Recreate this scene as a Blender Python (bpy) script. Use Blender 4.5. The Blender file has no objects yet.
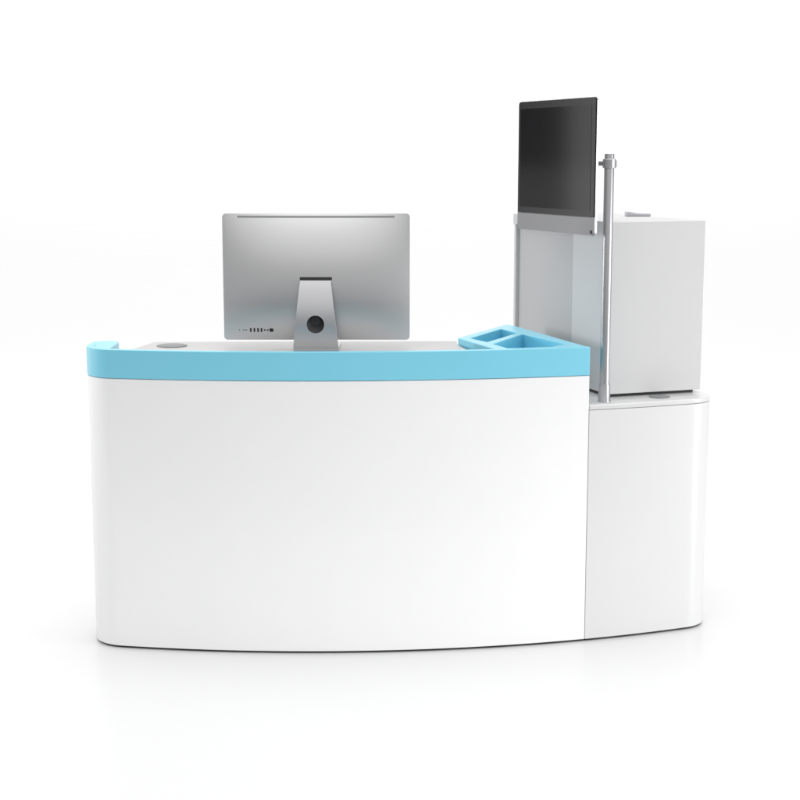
import bpy, bmesh, math, random
from mathutils import Vector, Matrix

C = bpy.context.scene.collection
R = math.radians

# ---------------------------------------------------------------- materials
def mat(name, base, rough=.4, metal=0., coat=0., coat_rough=.1, spec=.5, rvar=.06, rscale=35.,
        bump=0., bscale=400., stretch=None, tint=.012, ior=1.5):
    m = bpy.data.materials.new(name); m.use_nodes = True
    nt = m.node_tree; b = nt.nodes['Principled BSDF']
    b.inputs['Base Color'].default_value = (*base, 1)
    b.inputs['Metallic'].default_value = metal
    b.inputs['IOR'].default_value = ior
    b.inputs['Specular IOR Level'].default_value = spec
    b.inputs['Coat Weight'].default_value = coat
    b.inputs['Coat Roughness'].default_value = coat_rough
    tc = nt.nodes.new('ShaderNodeTexCoord')
    mp = nt.nodes.new('ShaderNodeMapping')
    if stretch: mp.inputs['Scale'].default_value = stretch
    nt.links.new(tc.outputs['Object'], mp.inputs['Vector'])
    n = nt.nodes.new('ShaderNodeTexNoise'); n.inputs['Scale'].default_value = rscale
    n.inputs['Detail'].default_value = 4
    nt.links.new(mp.outputs[0], n.inputs['Vector'])
    mr = nt.nodes.new('ShaderNodeMapRange')
    mr.inputs['To Min'].default_value = max(.02, rough-rvar); mr.inputs['To Max'].default_value = rough+rvar
    nt.links.new(n.outputs['Fac'], mr.inputs['Value']); nt.links.new(mr.outputs[0], b.inputs['Roughness'])
    # a very faint unevenness of the paint itself
    n2 = nt.nodes.new('ShaderNodeTexNoise'); n2.inputs['Scale'].default_value = 7; n2.inputs['Detail'].default_value = 3
    nt.links.new(mp.outputs[0], n2.inputs['Vector'])
    mx = nt.nodes.new('ShaderNodeMix'); mx.data_type = 'RGBA'
    mx.inputs[6].default_value = (*[max(0, c*(1-tint)) for c in base], 1)
    mx.inputs[7].default_value = (*[min(1, c*(1+tint)) for c in base], 1)
    nt.links.new(n2.outputs['Fac'], mx.inputs[0]); nt.links.new(mx.outputs[2], b.inputs['Base Color'])
    if bump:
        n3 = nt.nodes.new('ShaderNodeTexNoise'); n3.inputs['Scale'].default_value = bscale; n3.inputs['Detail'].default_value = 2
        nt.links.new(mp.outputs[0], n3.inputs['Vector'])
        bp = nt.nodes.new('ShaderNodeBump'); bp.inputs['Strength'].default_value = bump; bp.inputs['Distance'].default_value = .001
        nt.links.new(n3.outputs['Fac'], bp.inputs['Height']); nt.links.new(bp.outputs[0], b.inputs['Normal'])
    return m

M = {}
M['floor']   = mat('white_studio_floor', (.70,.70,.70), .26, rvar=.015, rscale=1.5, spec=.4, tint=.004)
M['darksheet']= mat('dark_reflection_grey', (.10,.10,.10), .6, bump=.2, bscale=60, tint=.1)
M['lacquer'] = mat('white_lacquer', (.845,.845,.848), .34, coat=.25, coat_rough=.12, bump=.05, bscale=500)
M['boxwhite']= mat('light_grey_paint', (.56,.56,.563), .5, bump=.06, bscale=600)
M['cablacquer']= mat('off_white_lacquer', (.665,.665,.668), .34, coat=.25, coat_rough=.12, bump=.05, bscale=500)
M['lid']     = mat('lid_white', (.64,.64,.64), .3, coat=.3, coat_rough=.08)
M['desktop'] = mat('pale_grey_laminate', (.47,.46,.457), .4, bump=.04, bscale=700)
M['blue']    = mat('sky_blue_lacquer', (.20,.585,.74), .36, coat=.2, coat_rough=.15, bump=.05, bscale=500)
M['dark']    = mat('black_plinth', (.03,.03,.032), .5)
M['black']   = mat('black_plastic', (.010,.010,.011), .5)
M['rubber']  = mat('dark_grey_plastic', (.02,.02,.022), .55)
M['grommet'] = mat('grey_plastic', (.20,.20,.205), .45)
M['alu']     = mat('satin_aluminium', (.64,.64,.645), .40, metal=1., rvar=.03, rscale=160, stretch=(1,1,1), bump=.015, bscale=1500)
M['alu_st']  = mat('brushed_aluminium', (.56,.56,.57), .38, metal=1., rvar=.05, rscale=120, stretch=(12,12,.6), bump=.02, bscale=200)
M['chin']    = mat('grey_aluminium', (.22,.22,.225), .42, metal=.8, rvar=.03, rscale=160)
M['steel']   = mat('brushed_steel', (.42,.42,.43), .42, metal=1., rvar=.05, rscale=90, stretch=(8,8,.5))
M['glass']   = mat('black_glass', (.008,.008,.009), .09, spec=.20, rvar=.01, ior=1.45)
M['bezel']   = mat('black_glass_border', (.016,.016,.017), .18, spec=.30, rvar=.01, ior=1.45)
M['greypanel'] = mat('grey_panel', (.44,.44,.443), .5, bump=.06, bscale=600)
M['slot'] = mat('vent_grey', (.22,.22,.225), .5)
M['clip']    = mat('pale_lilac_plastic', (.40,.40,.42), .4)

# ---------------------------------------------------------------- helpers
def obj(name, bm, m, parent=None, loc=(0,0,0), bevel=0, seg=2, angle=35):
    bmesh.ops.recalc_face_normals(bm, faces=bm.faces)
    me = bpy.data.meshes.new(name)
    bmesh.ops.translate(bm, verts=bm.verts, vec=-Vector(loc))
    bm.to_mesh(me); bm.free()
    me.materials.append(m)
    for p in me.polygons: p.use_smooth = True
    me.set_sharp_from_angle(angle=R(angle))
    o = bpy.data.objects.new(name, me); C.objects.link(o)
    if parent is not None:
        o.parent = parent
    else:
        o.location = loc
    if bevel:
        bv = o.modifiers.new('edge', 'BEVEL'); bv.width = bevel; bv.segments = seg
        bv.limit_method = 'ANGLE'; bv.angle_limit = R(40); bv.harden_normals = True
    return o

class Thing:
    """an Empty at the base of a thing; parts are given in world coordinates"""
    def __init__(s, name, label, cat, loc):
        s.loc = Vector(loc)
        s.e = bpy.data.objects.new(name, None); C.objects.link(s.e)
        s.e.empty_display_size = .1
        s.e.location = loc; s.e['label'] = label; s.e['category'] = cat
    def part(s, name, bm, m, under=None, **k):
        return obj(name, bm, m, under if under is not None else s.e, s.loc, **k)

def fill_face(bm, loops):
    """flat cap with holes between loops of verts"""
    edges = []
    for l in loops:
        for i in range(len(l)):
            edges.append(bm.edges.get((l[i], l[(i+1) % len(l)])))
    bmesh.ops.triangle_fill(bm, use_beauty=True, use_dissolve=False, edges=edges)

def prism(poly, z0, z1, bm=None, holes=(), tess=False):
    bm = bm or bmesh.new()
    loops0, loops1 = [], []
    for l in [poly, *holes]:
        a = [bm.verts.new((p[0], p[1], z0)) for p in l]
        b = [bm.verts.new((p[0], p[1], z1)) for p in l]
        n = len(l)
        for i in range(n):
            j = (i+1) % n
            bm.faces.new((a[i], a[j], b[j], b[i]))
        loops0.append(a); loops1.append(b)
    if holes or tess:
        fill_face(bm, loops0); fill_face(bm, loops1)
    else:
        bm.faces.new(loops0[0]); bm.faces.new(loops1[0])
    return bm

def band(outer, inner, z0, z1):
    """open curved wall between two plan paths"""
    bm = bmesh.new()
    rows = []
    for o, i in zip(outer, inner):
        rows.append([bm.verts.new((o[0],o[1],z0)), bm.verts.new((o[0],o[1],z1)),
                     bm.verts.new((i[0],i[1],z1)), bm.verts.new((i[0],i[1],z0))])
    for a, b in zip(rows, rows[1:]):
        for k in range(4):
            l = (k+1) % 4
            bm.faces.new((a[k], b[k], b[l], a[l]))
    bm.faces.new(rows[0]); bm.faces.new(rows[-1][::-1])
    return bm

def offset(path, d):
    """offset an open plan path to its left by d"""
    out = []
    for i, p in enumerate(path):
        a = Vector(path[max(0, i-1)]); b = Vector(path[min(len(path)-1, i+1)])
        t = (b-a).normalized()
        out.append((p[0]-t.y*d, p[1]+t.x*d))
    return out

def ring_tube(cx, cy, prof, n=48, bm=None):
    """lathe round a vertical axis; prof: list of (r, z)"""
    bm = bm or bmesh.new()
    rows = []
    for r, z in prof:
        rows.append([bm.verts.new((cx+r*math.cos(2*math.pi*k/n), cy+r*math.sin(2*math.pi*k/n), z)) for k in range(n)])
    for a, b in zip(rows, rows[1:]):
        for k in range(n):
            l = (k+1) % n
            bm.faces.new((a[k], a[l], b[l], b[k]))
    bm.faces.new(rows[0][::-1]); bm.faces.new(rows[-1])
    return bm

def box(bm, O, ax, ay, az, r0, r1):
    """box in the frame O, ax, ay, az between local corners r0 and r1"""
    vs = {}
    for i in (0,1):
        for j in (0,1):
            for k in (0,1):
                c = ((r0,r1)[i][0], (r0,r1)[j][1], (r0,r1)[k][2])
                vs[i,j,k] = bm.verts.new(O + ax*c[0] + ay*c[1] + az*c[2])
    for f in (((0,0,0),(1,0,0),(1,1,0),(0,1,0)), ((0,0,1),(0,1,1),(1,1,1),(1,0,1)),
              ((0,0,0),(0,0,1),(1,0,1),(1,0,0)), ((0,1,0),(1,1,0),(1,1,1),(0,1,1)),
              ((0,0,0),(0,1,0),(0,1,1),(0,0,1)), ((1,0,0),(1,0,1),(1,1,1),(1,1,0))):
        bm.faces.new([vs[q] for q in f])
    return bm

def frame_prism(O, ax, ay, an, poly, d0, d1, holes=()):
    """prism of a polygon drawn in (ax, ay), thickness along an"""
    bm = prism(poly, d0, d1, holes=holes)
    for v in bm.verts:
        v.co = O + ax*v.co.x + ay*v.co.y + an*v.co.z
    return bm

def round_rect(x0, y0, x1, y1, r, n=6, corners=(1,1,1,1)):
    pts = []
    for (cx, cy, a0), on in zip(((x1-r, y1-r, 0), (x0+r, y1-r, 90), (x0+r, y0+r, 180), (x1-r, y0+r, 270)), corners):
        if on:
            for k in range(n+1):
                a = R(a0 + 90*k/n); pts.append((cx+r*math.cos(a), cy+r*math.sin(a)))
        else:
            a = R(a0+45); s = r*math.sqrt(2); pts.append((cx+s*math.cos(a), cy+s*math.sin(a)))
    return pts

def circle(cx, cy, r, n=40, sy=1.):
    return [(cx+r*math.cos(2*math.pi*k/n), cy+r*sy*math.sin(2*math.pi*k/n)) for k in range(n)]

def pillow(O, ax, ay, an, hx, hy, r, edge, bulge, p=3., dmax=.02):
    """monitor shell: rim plane at depth 0, side wall to 'edge', bulged back beyond it along an"""
    def coords(h):
        fine = [h*(-1 + .0012*k/ h * 1) for k in range(0, int(r/.0012)+2)]
        fine = [c for c in fine if c < -h + r*1.15]
        n = max(8, int((2*h-2*r)/dmax)); lo, hi = fine[-1], -fine[-1]
        mid = [lo+(hi-lo)*k/n for k in range(1, n)]
        return fine + mid + [-c for c in reversed(fine)]
    xs, ys = coords(hx), coords(hy)
    bm = bmesh.new(); g = []
    for y in ys:
        row = []
        for x in xs:
            X, Y = x, y
            dx, dy = abs(x)-(hx-r), abs(y)-(hy-r)
            if dx > 0 and dy > 0:
                f = max(dx, dy)/math.hypot(dx, dy)
                X = math.copysign(hx-r+dx*f, x); Y = math.copysign(hy-r+dy*f, y)
            d = edge + bulge*(1-abs(x/hx)**p)*(1-abs(y/hy)**p)
            row.append(bm.verts.new(O + ax*X + ay*Y + an*d))
        g.append(row)
    for a, b in zip(g, g[1:]):
        for k in range(len(xs)-1):
            bm.faces.new((a[k], a[k+1], b[k+1], b[k]))
    loop = g[0] + [row[-1] for row in g[1:]] + g[-1][-2::-1] + [row[0] for row in g[-2:0:-1]]
    base = [bm.verts.new(v.co - an*((v.co-O).dot(an))) for v in loop]
    n = len(loop)
    for k in range(n):
        l = (k+1) % n
        bm.faces.new((loop[k], loop[l], base[l], base[k]))
    bm.faces.new(base)
    return bm

Z = Vector((0,0,1)); X = Vector((1,0,0)); Y = Vector((0,1,0))

# ---------------------------------------------------------------- floor
def sheet(name, x0, y0, x1, y1, z, m):
    bm = bmesh.new()
    bm.faces.new([bm.verts.new(p) for p in ((x0,y0,z),(x1,y0,z),(x1,y1,z),(x0,y1,z))])
    o = obj(name, bm, m); o['kind'] = 'structure'; return o
sheet('floor', -150, 2.45, 150, 260, 0, M['floor'])                 # the white sweep
sheet('dark_reflection_sheet', -150, -40, 150, 2.6, -.006, M['darksheet'])   # unseen dark sheet, added to darken reflections in the computer's back

# ---------------------------------------------------------------- plan of the furniture
AC = Vector((-.24, 6.489)); AR = 2.70          # centre and radius of the curved front
ang = R(19)
U = Vector((math.cos(ang), math.sin(ang))); V = Vector((-math.sin(ang), math.cos(ang)))
U3 = Vector((U.x, U.y, 0)); V3 = Vector((V.x, V.y, 0))
def arc_pt(x, d=0):
    r = AR-d
    return (x, AC.y - math.sqrt(r*r-(x-AC.x)**2))

XS = .497                                       # the seam between desk and cabinet
def front_path(d=0, back=4.03, n=60):
    """plan path: seam -> curved front -> left corner -> back along the left side (d = inset)"""
    r = .10
    cx = -.725; dx = cx-AC.x; cy = AC.y - math.sqrt((AR-r)**2-dx*dx)
    tx = AC.x + AR*dx/(AR-r)
    a0 = math.atan2(AC.y - math.sqrt(AR*AR-(tx-AC.x)**2) - cy, tx-cx)
    pts = []
    for k in range(n+1):
        x = XS + (tx-XS)*k/n
        y = AC.y - math.sqrt((AR)**2-(x-AC.x)**2)
        v = (Vector((x,y))-AC).normalized()
        q = Vector((x,y)) - v*d
        pts.append((q.x, q.y))
    a0 = a0 % (2*math.pi)
    m = 16
    for k in range(1, m+1):
        a = a0 + (math.pi-a0)*k/m
        pts.append((cx+(r-d)*math.cos(a), cy+(r-d)*math.sin(a)))
    for k in range(1, 5):
        pts.append((cx-r+d, cy+(back-cy)*k/4))
    return pts

# ================================================================= RECEPTION DESK
ZR0, ZR1 = .7255, .800
ZD = .782
desk = Thing('reception_desk', 'curved white reception desk with a sky blue top band and blue divided tray', 'reception desk', (-.15, 3.95, 0))
# plinth, shell, band
desk.part('plinth', band(front_path(.007, 4.02), front_path(.05, 4.02), 0, .012), M['dark'])
desk.part('front_panel', band(front_path(.0), front_path(.028), .0065, ZR0-.0012), M['lacquer'], bevel=.0012)
rim = desk.part('rim', band(front_path(-.0015, 3.96), front_path(.018, 3.96), ZR0, ZR1), M['blue'], bevel=.0018)
# rolled left end of the band: a capped scroll with a shallow dish at the corner
inner = [p for p in front_path(.0182, 3.96) if p[0] < -.750]
xi, xo, ye = inner[0][0], -.825-.0015, 3.992
w = xi-xo
outl_ = inner[:-4] + [(-.825+.0182, 3.9605), (xo, 3.9605)]
end = [(xo+w/2 + w/2*math.cos(R(180-180*k/16)), ye + w/2*math.sin(R(180-180*k/16))) for k in range(0, 17)]
poly = outl_ + end
ec = desk.part('end_cap', prism(poly, ZR0, ZR1-.0003), M['blue'], under=rim, bevel=.0022, seg=3)
# work surface: left edge slants, back edge nearly straight, runs on under the tray
front = [p for p in front_path(.019) if p[0] > -.70]
front = [(p[0], p[1]+.0005) for p in front]
front_all = front
top_poly = front + [(-.752, 3.86), (-.722, 3.965), (-.684, 4.146), (-.30, 4.166), (.1575, 4.168), (.1575, 4.092)]
front = [p for p in front if p[0] < .2225]; top_poly = front + top_poly[len(front_all):]
wt = desk.part('desktop', prism(top_poly, ZD-.025, ZD, tess=True), M['desktop'], bevel=.0015)
g = ring_tube(-.621, 4.056, [(.001, ZD+.0002), (.041, ZD+.0002), (.041, ZD+.002), (.036, ZD+.0035), (.001, ZD+.0035)])
gr = desk.part('grommet', g, M['grommet'], under=wt)
# panels under the work surface
bm = bmesh.new(); box(bm, Vector((-.70,3.90,0)), X, Y, Z, (0,0,0), (.025,.24,ZD-.026))
desk.part('side_panel', bm, M['lacquer'], bevel=.001)
P0 = Vector((arc_pt(XS)[0], arc_pt(XS)[1], 0)) + V3*.036
bm = bmesh.new(); box(bm, P0, U3, V3, Z, (-.026,0,0), (-.002,.50,ZD-.026))
desk.part('side_panel', bm, M['lacquer'], bevel=.001)
# divided tray, level with the band
TP = [(.159,4.092), (.318,4.434)]
Pr = Vector(arc_pt(XS)) + V*.020
tray_out = [TP[0], TP[1], (.338,4.395), (Pr.x-.001, Pr.y)]
fr = [p for p in front_path(.0185) if .225 < p[0] < Pr.x-.012]
tray_out += fr
def hole(pts): return pts
h1 = [(.192,4.088), (.293,4.315), (.332,4.215), (.234,4.004)]
h2 = [(.247,3.960), (.345,4.188), (.440,3.966), (.398,3.902), (.281,3.869)]
tr = desk.part('organizer_tray', prism(tray_out, ZR0+.004, ZR1-.0003, holes=(h1, h2)), M['blue'], bevel=.0025)
# floors of the two wells
def inset(h, d):
    c = Vector((sum(p[0] for p in h)/len(h), sum(p[1] for p in h)/len(h)))
    return [tuple(Vector(p) + (c-Vector(p)).normalized()*d) for p in h]
for h in (h1, h2):
    desk.part('tray_floor', prism(inset(h, -.004), ZR0+.006, ZR0+.0105), M['blue'], under=tr)

# ================================================================= SIDE CABINET
cab = Thing('side_cabinet', 'low white cabinet with a rounded right corner, joined to the right of the desk', 'cabinet', (.62, 4.2, 0))
def cab_plan(d=0, gap=.0014, depth=.66):
    r = .09
    cx, cy = .761, AC.y - math.sqrt((AR-r)**2-(.761-AC.x)**2)
    dr = Vector((cx-AC.x, cy-AC.y)).normalized(); T = AC + dr*AR
    pts = []
    x0 = XS+gap+d
    n = 24
    for k in range(n+1):
        x = x0 + (T.x-x0)*k/n
        q = Vector(arc_pt(x)); q -= (q-AC).normalized()*d
        pts.append((q.x, q.y))
    a0 = math.atan2(dr.y, dr.x); a1 = math.atan2(U.y, U.x)
    for k in range(1, 15):
        a = a0 + (a1-a0)*k/14
        pts.append((cx+(r-d)*math.cos(a), cy+(r-d)*math.sin(a)))
    s0 = Vector(pts[-1]); e1 = s0 + V*(depth-d)
    L = Vector(pts[0]); w = (e1-L).dot(U)
    e0 = e1 - U*w
    # rounded rear right corner
    rr = .05
    cc = e1 - U*rr - V*rr
    for k in range(0, 9):
        a = ang + R(90*k/8); pts.append((cc.x+rr*math.cos(a), cc.y+rr*math.sin(a)))
    pts.append((e0.x, e0.y))
    return pts
cab.part('plinth', prism(cab_plan(.007), 0, .012), M['dark'])
ZC = .646
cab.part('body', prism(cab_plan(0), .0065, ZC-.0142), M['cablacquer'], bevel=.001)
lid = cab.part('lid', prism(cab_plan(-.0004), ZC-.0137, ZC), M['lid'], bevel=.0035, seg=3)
cab.part('grommet', ring_tube(.706, 4.030, [(.001, ZC+.0002), (.028, ZC+.0002), (.028, ZC+.002), (.025, ZC+.003), (.001, ZC+.003)]), M['grommet'], under=lid)

# ================================================================= TALL BOX
A = Vector((.561, 4.016, 0))
bx = Thing('box_cabinet', 'tall light grey box cabinet standing on the low cabinet behind the steel pole', 'box cabinet', (A.x+.02, A.y+.3, ZC))
ZB0, ZB1 = .6545, 1.119
W, D1, D2 = .287, .229, .632
bm = bmesh.new(); box(bm, A, U3, V3, Z, (.02,.02,ZC+.0003), (W-.012,.62,ZB0-.0002)); bx.part('foot', bm, M['black'])
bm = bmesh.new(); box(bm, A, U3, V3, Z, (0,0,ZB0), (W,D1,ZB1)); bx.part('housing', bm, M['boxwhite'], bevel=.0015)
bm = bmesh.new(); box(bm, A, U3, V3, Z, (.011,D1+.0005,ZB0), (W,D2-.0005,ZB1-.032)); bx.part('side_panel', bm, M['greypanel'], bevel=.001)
bm = bmesh.new(); box(bm, A, U3, V3, Z, (0,D2,ZB0), (W,D2+.014,ZB1-.0325)); bx.part('back_panel', bm, M['boxwhite'], bevel=.0015)
bm = bmesh.new(); box(bm, A, U3, V3, Z, (-.003,D1+.0005,ZB1-.0315), (W,D2+.016,ZB1)); tp = bx.part('top_panel', bm, M['boxwhite'], bevel=.0015)
# small flip cover lying on the top, one end lifted
O = A + U3*.256 + V3*.33 + Z*(ZB1+.0006)
bm = bmesh.new()
prof = [(-.036,.012),(-.033,.0135),(-.024,.0125),(-.010,.0095),(.004,.008),(.022,.0075),(.031,.008),(.034,.007)]
lo, hi = [], []
for x, z in prof:
    lo.append([bm.verts.new(O + X*x + Y*y + Z*0) for y in (-.02,.025)])
    hi.append([bm.verts.new(O + X*x + Y*y + Z*z) for y in (-.02,.025)])
for i in range(len(prof)-1):
    bm.faces.new((hi[i][0], hi[i+1][0], hi[i+1][1], hi[i][1])); bm.faces.new((lo[i][1], lo[i+1][1], lo[i+1][0], lo[i][0]))
    bm.faces.new((lo[i][0], lo[i+1][0], hi[i+1][0], hi[i][0])); bm.faces.new((hi[i][1], hi[i+1][1], lo[i+1][1], lo[i][1]))
bm.faces.new((lo[0][0], hi[0][0], hi[0][1], lo[0][1])); bm.faces.new((lo[-1][0], lo[-1][1], hi[-1][1], hi[-1][0]))
bx.part('flip_cover', bm, M['clip'], under=tp, bevel=.002)

# ================================================================= POLE
pc = Vector((.5445, 3.951, 0))
pole = Thing('support_pole', 'upright brushed steel pole on the low cabinet carrying the side screen', 'pole', (pc.x, pc.y, ZC))
pole.part('tube', ring_tube(pc.x, pc.y, [(.0128, ZC+.002), (.0128, 1.2965), (.0122, 1.2985), (.002, 1.2985)]), M['steel'])
pole.part('base_collar', ring_tube(pc.x, pc.y, [(.0172, ZC+.0002), (.0172, ZC+.003), (.0160, ZC+.005), (.0155, ZC+.045), (.0150, ZC+.047), (.0129, ZC+.047)]), M['steel'])
zc = 1.2735
col = pole.part('clamp_collar', ring_tube(pc.x, pc.y, [(.0129, zc-.0118), (.0160, zc-.0118), (.0172, zc-.0105), (.0172, zc+.0105), (.0160, zc+.0118), (.0129, zc+.0118)]), M['steel'])
# clamp lug on the right and the arm that runs back behind the screen
bm = bmesh.new(); box(bm, pc+Z*zc, U3, V3, Z, (.015,-.006,-.008), (.0215,.006,.008)); pole.part('clamp_screw', bm, M['steel'], under=col, bevel=.002)
SA = R(23.2); US = Vector((math.cos(SA), math.sin(SA), 0)); VS = Vector((-math.sin(SA), math.cos(SA), 0))
N = Vector((.503, 3.92, 0))                       # near edge of the screen, in plan
offs = (pc-N).dot(US)                             # pole axis to screen plane
a_s = pc + Z*zc - US*.012 + VS*.004
a_e = N + VS*.207 + US*.024 + Z*zc
d = (a_e-a_s); L = d.length; d.normalize(); side = d.cross(Z).normalized()
bm = bmesh.new(); box(bm, a_s, d, side, Z, (0,-.004,-.0058), (L,.004,.0058)); pole.part('arm', bm, M['steel'], bevel=.002)
bm = bmesh.new(); box(bm, N+VS*.207+Z*zc, US, VS, Z, (.0205,-.035,-.035), (.0262,.035,.035)); pole.part('mount_plate', bm, M['steel'], bevel=.002)

# ================================================================= SIDE SCREEN
SW, SZ0, SZ1 = .427, 1.0875, 1.4440
scr = Thing('wall_screen', 'slim screen with dark glass and grey chin, held sideways on the steel pole', 'monitor', (N.x+VS.x*SW/2, N.y+VS.y*SW/2, SZ0))
scr.e.name = 'side_screen'
mid = N + VS*(SW/2) + Z*((SZ0+SZ1)/2)
hh = (SZ1-SZ0)/2
nf = -US                                           # the way the glass faces
O = mid + US*.004
scr.part('housing', pillow(O, VS, Z, US, SW/2, hh, .010, .006, .010), M['alu'])
CH = .0475                                         # chin height
def sp(x0,z0,x1,z1,r,d0,d1,c): return frame_prism(mid, VS, Z, nf, round_rect(x0,z0,x1,z1,r,corners=c), d0, d1)
gl = scr.part('bezel', sp(-SW/2+.0015, -hh+CH, SW/2-.0015, hh-.0015, .009, -.0038, 0, (1,1,0,0)), M['bezel'], bevel=.0008)
scr.part('display', sp(-SW/2+.020, -hh+CH+.0165, SW/2-.014, hh-.021, .002, .0001, .0005, (0,0,0,0)), M['glass'], under=gl)
ch = scr.part('chin', sp(-SW/2+.0010, -hh+.0005, SW/2-.0010, -hh+CH-.0006, .008, -.0038, .0002, (0,0,1,1)), M['chin'], bevel=.0008)
bm = frame_prism(mid, VS, Z, nf, circle(-SW/2+.012, -hh+.009, .0045, 20), .0003, .0018)
scr.part('power_button', bm, M['black'], under=ch)

# ================================================================= DESK COMPUTER
cxm, zc1, zb = -.2225, 1.1425, .8065
comp = Thing('desktop_computer', 'silver all-in-one computer on the desk, its bulging back turned to the viewer', 'computer', (cxm, 3.97, ZD))
hx, hz = .2485, (zc1-zb)/2
PB = 2.4
O = Vector((cxm, 4.006, zb+hz))
B = -Y
shell = comp.part('back_shell', pillow(O, X, Z, B, hx, hz, .010, .010, .030, p=PB, dmax=.012), M['alu'])
def shell_y(x, z):
    return 4.006 - .010 - .030*(1-abs((x-cxm)/hx)**PB)*(1-abs((z-zb-hz)/hz)**PB)
bm = bmesh.new(); box(bm, Vector((cxm,4.006,zb+hz)), X, Y, Z, (-hx+.003,.0004,-hz+.003), (hx-.003,.004,hz-.003)); comp.part('display', bm, M['glass'], bevel=.001)
# vent slot along the top edge
def strip(x0, x1, z0, z1, lift, n=40):
    bm = bmesh.new(); rows = []
    for k in range(n+1):
        x = x0+(x1-x0)*k/n
        rows.append([bm.verts.new((x, shell_y(x, z)-l, z)) for z, l in ((z0,lift),(z1,lift),(z1,-.004),(z0,-.004))])
    for a, b in zip(rows, rows[1:]):
        for q in range(4):
            bm.faces.new((a[q], b[q], b[(q+1)%4], a[(q+1)%4]))
    bm.faces.new(rows[0][::-1]); bm.faces.new(rows[-1])
    return bm
comp.part('vent_slot', strip(cxm-.208, cxm+.208, zc1-.0105, zc1-.0058, .0006), M['slot'], under=shell)
comp.part('hinge_slot', strip(cxm-.0425, cxm+.0425, .9685, .9765, .0010, 8), M['rubber'], under=shell)
# the row of sockets at the lower left
px = .002667
zp = .8335
def port(name, x, w, h, round_=False):
    bm = bmesh.new(); n = 8
    y = shell_y(x, zp)
    sl = (shell_y(x, zp+.01)-shell_y(x, zp-.01))/.02
    nv = Vector((0,-1,sl)).normalized(); up = Vector((0,sl,1)).normalized()
    pts = circle(0,0,w/2,16) if round_ else round_rect(-w/2,-h/2,w/2,h/2,min(w,h)*.2,3)
    bm = frame_prism(Vector((x,y,zp)), X, up, nv, pts, -.003, .0007)
    comp.part(name, bm, M['black'], under=shell)
for x in (-.4300, -.4185, -.4145, -.4105): port('audio_socket', x, .0028, .0028, True)
for x in (-.3990, -.3893, -.3796, -.3703): port('usb_socket', x, .0045, .0105)
for x in (-.3620, -.3540): port('small_socket', x, .0042, .0042)
port('network_socket', -.3435, .0105, .0095)
# stand: tapering plate with a cable hole, bent to a foot on the desk
zt, zl = .9683, ZD+.006
yt, yl = 3.9535, 3.9465
ay = Vector((0, yt-yl, zt-zl)); Ls = ay.length; ay.normalize(); an = X.cross(ay).normalized()
if an.y > 0: an = -an
O = Vector((cxm-.0005, yl, zl))
wt_, wb_ = .0405, .0605
hy = .0655
def bow(y): q = y/Ls; return .058*q*(1-q)
hol = circle(.0, hy, .0232, 48, 1.02)
outl = [(-wb_, 0), (wb_, 0), (wt_, Ls), (-wt_, Ls)]
bm = prism(outl, -.008, 0, holes=(hol,))
for k in range(1, 20):                                  # cut into rows and bow it
    bmesh.ops.bisect_plane(bm, geom=bm.verts[:]+bm.edges[:]+bm.faces[:], plane_co=(0, Ls*k/20, 0), plane_no=(0,1,0))
for v in bm.verts: v.co = O + X*v.co.x + ay*v.co.y + an*(v.co.z + bow(v.co.y))
stand = comp.part('stand', bm, M['alu_st'], bevel=.0010)
# cable bush: cone-shaped cup behind the hole
bm = bmesh.new(); n = 48; rows = []
for (r, c, dd) in ((.0231, 0, -.001), (.0225, .001, -.003), (.0120, .0085, -.012), (.0118, .0088, -.0128)):
    rows.append([bm.verts.new(O + X*(r*math.cos(2*math.pi*k/n)) + ay*(hy + c + r*math.sin(2*math.pi*k/n)) + an*(dd+bow(hy+r*math.sin(2*math.pi*k/n)))) for k in range(n)])
for a, b in zip(rows, rows[1:]):
    for k in range(n):
        bm.faces.new((a[k], a[(k+1)%n], b[(k+1)%n], b[k]))
bush = comp.part('cable_bush', bm, M['rubber'], under=stand)
pts = [(.0135*math.cos(2*math.pi*k/n), hy+.0088+.0135*math.sin(2*math.pi*k/n)) for k in range(n)]
bm = frame_prism(O, X, ay, an, pts, bow(hy)-.0150, bow(hy)-.0118)
comp.part('hole_plug', bm, M['black'], under=bush)
# foot
bm = prism(round_rect(cxm-.0610, yl+.0005, cxm+.0600, 4.115, .012, corners=(1,1,0,0)), ZD+.0004, ZD+.0062)
comp.part('foot', bm, M['alu_st'], bevel=.001)

# ---------------------------------------------------------------- light
WORLD_Y = [(-1,.84), (-.85,.68), (-.45,.33), (0,.30), (.45,.16), (.78,.11), (.9,.96), (1,1.0)]
WORLD_X = [(-1,1.0), (-.8,1.0), (-.4,1), (.4,1), (1,.9)]
WORLD_Z = [(0,0), (.25,.03), (.5,.24), (.75,.85), (1,1.6)]
w = bpy.data.worlds.new('World'); bpy.context.scene.world = w; w.use_nodes = True
nt = w.node_tree; bg = nt.nodes['Background']
tc = nt.nodes.new('ShaderNodeTexCoord'); sx = nt.nodes.new('ShaderNodeSeparateXYZ')
nt.links.new(tc.outputs['Generated'], sx.inputs[0])
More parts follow.
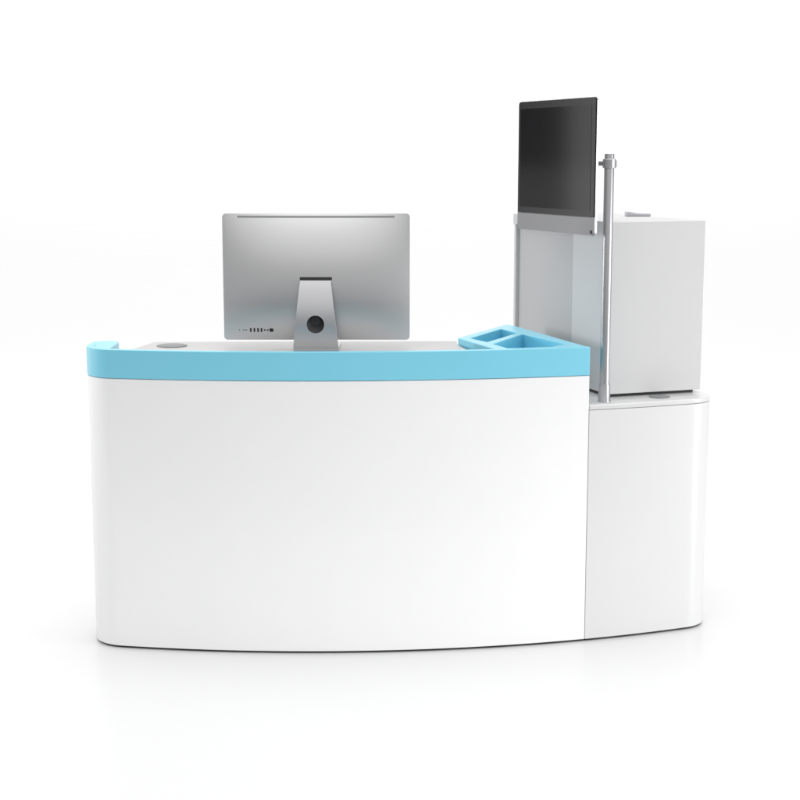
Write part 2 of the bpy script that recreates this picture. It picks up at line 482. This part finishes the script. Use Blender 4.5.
# a white studio: bright ceiling, bright background, dimmer sides and a dim room behind the camera
def math_(op, a, b=None):
    n = nt.nodes.new('ShaderNodeMath'); n.operation = op
    for i, v in enumerate((a, b)):
        if v is None: continue
        if isinstance(v, (int, float)): n.inputs[i].default_value = v
        else: nt.links.new(v, n.inputs[i])
    return n.outputs[0]
def ramp(val, lo, hi, pts):
    m = nt.nodes.new('ShaderNodeMapRange'); m.inputs['From Min'].default_value = lo; m.inputs['From Max'].default_value = hi
    nt.links.new(val, m.inputs['Value'])
    r = nt.nodes.new('ShaderNodeValToRGB'); e = r.color_ramp.elements
    e[0].position = (pts[0][0]-lo)/(hi-lo); e[0].color = (*[pts[0][1]]*3, 1)
    e[1].position = (pts[-1][0]-lo)/(hi-lo); e[1].color = (*[pts[-1][1]]*3, 1)
    for p, c in pts[1:-1]:
        q = e.new((p-lo)/(hi-lo)); q.color = (c, c, c, 1)
    r.color_ramp.interpolation = 'EASE'
    nt.links.new(m.outputs[0], r.inputs['Fac'])
    return r.outputs['Color']
horiz = ramp(sx.outputs['Y'], -1, 1, WORLD_Y)
side = ramp(sx.outputs['X'], -1, 1, WORLD_X)
up = ramp(sx.outputs['Z'], 0, 1, WORLD_Z)
tot = math_('ADD', math_('MULTIPLY', horiz, side), up)
nt.links.new(tot, bg.inputs['Color'])
bg.inputs['Strength'].default_value = 1.15

def area(name, loc, target, sx_, sy_, power, col=(1,1,1)):
    l = bpy.data.lights.new(name, 'AREA'); l.shape = 'RECTANGLE'; l.size = sx_; l.size_y = sy_
    l.energy = power; l.color = col
    o = bpy.data.objects.new(name, l); C.objects.link(o)
    o.location = loc; d = Vector(target)-Vector(loc)
    o.rotation_euler = d.to_track_quat('-Z', 'Y').to_euler()
    return o
area('overhead_softbox', (.2, 4.9, 4.4), (0, 4.6, .3), 6, 2.6, 50)
area('right_softbox', (6.5, 1.7, .9), (.0, 3.9, .4), 1.8, 1.6, 212)
area('left_softbox', (-3.8, 4.6, 1.3), (.48, 4.25, .98), 1.0, 1.0, 3.3).data.spread = R(40)
area('screen_sheen_lamp', (-4.5, 7.0, 1.6), (.45, 4.1, 1.2), 1.3, 3.0, 20)  # unseen lamp added so the screen glass brightens towards its near edge

# ---------------------------------------------------------------- camera
cam = bpy.data.cameras.new('camera'); co = bpy.data.objects.new('camera', cam); C.objects.link(co)
cam.sensor_width = 36; cam.lens = 36*1500/800
co.location = (0, 0, 1.29); co.rotation_euler = (R(90-9.2), 0, 0)
cam.clip_start = .05; cam.clip_end = 1000
sc = bpy.context.scene
sc.camera = co
sc.view_settings.view_transform = 'Standard'; sc.view_settings.look = 'None'
sc.view_settings.exposure = 0; sc.view_settings.gamma = 1
sc.cycles.max_bounces = 12; sc.cycles.diffuse_bounces = 6; sc.cycles.glossy_bounces = 6
sc.cycles.use_denoising = True
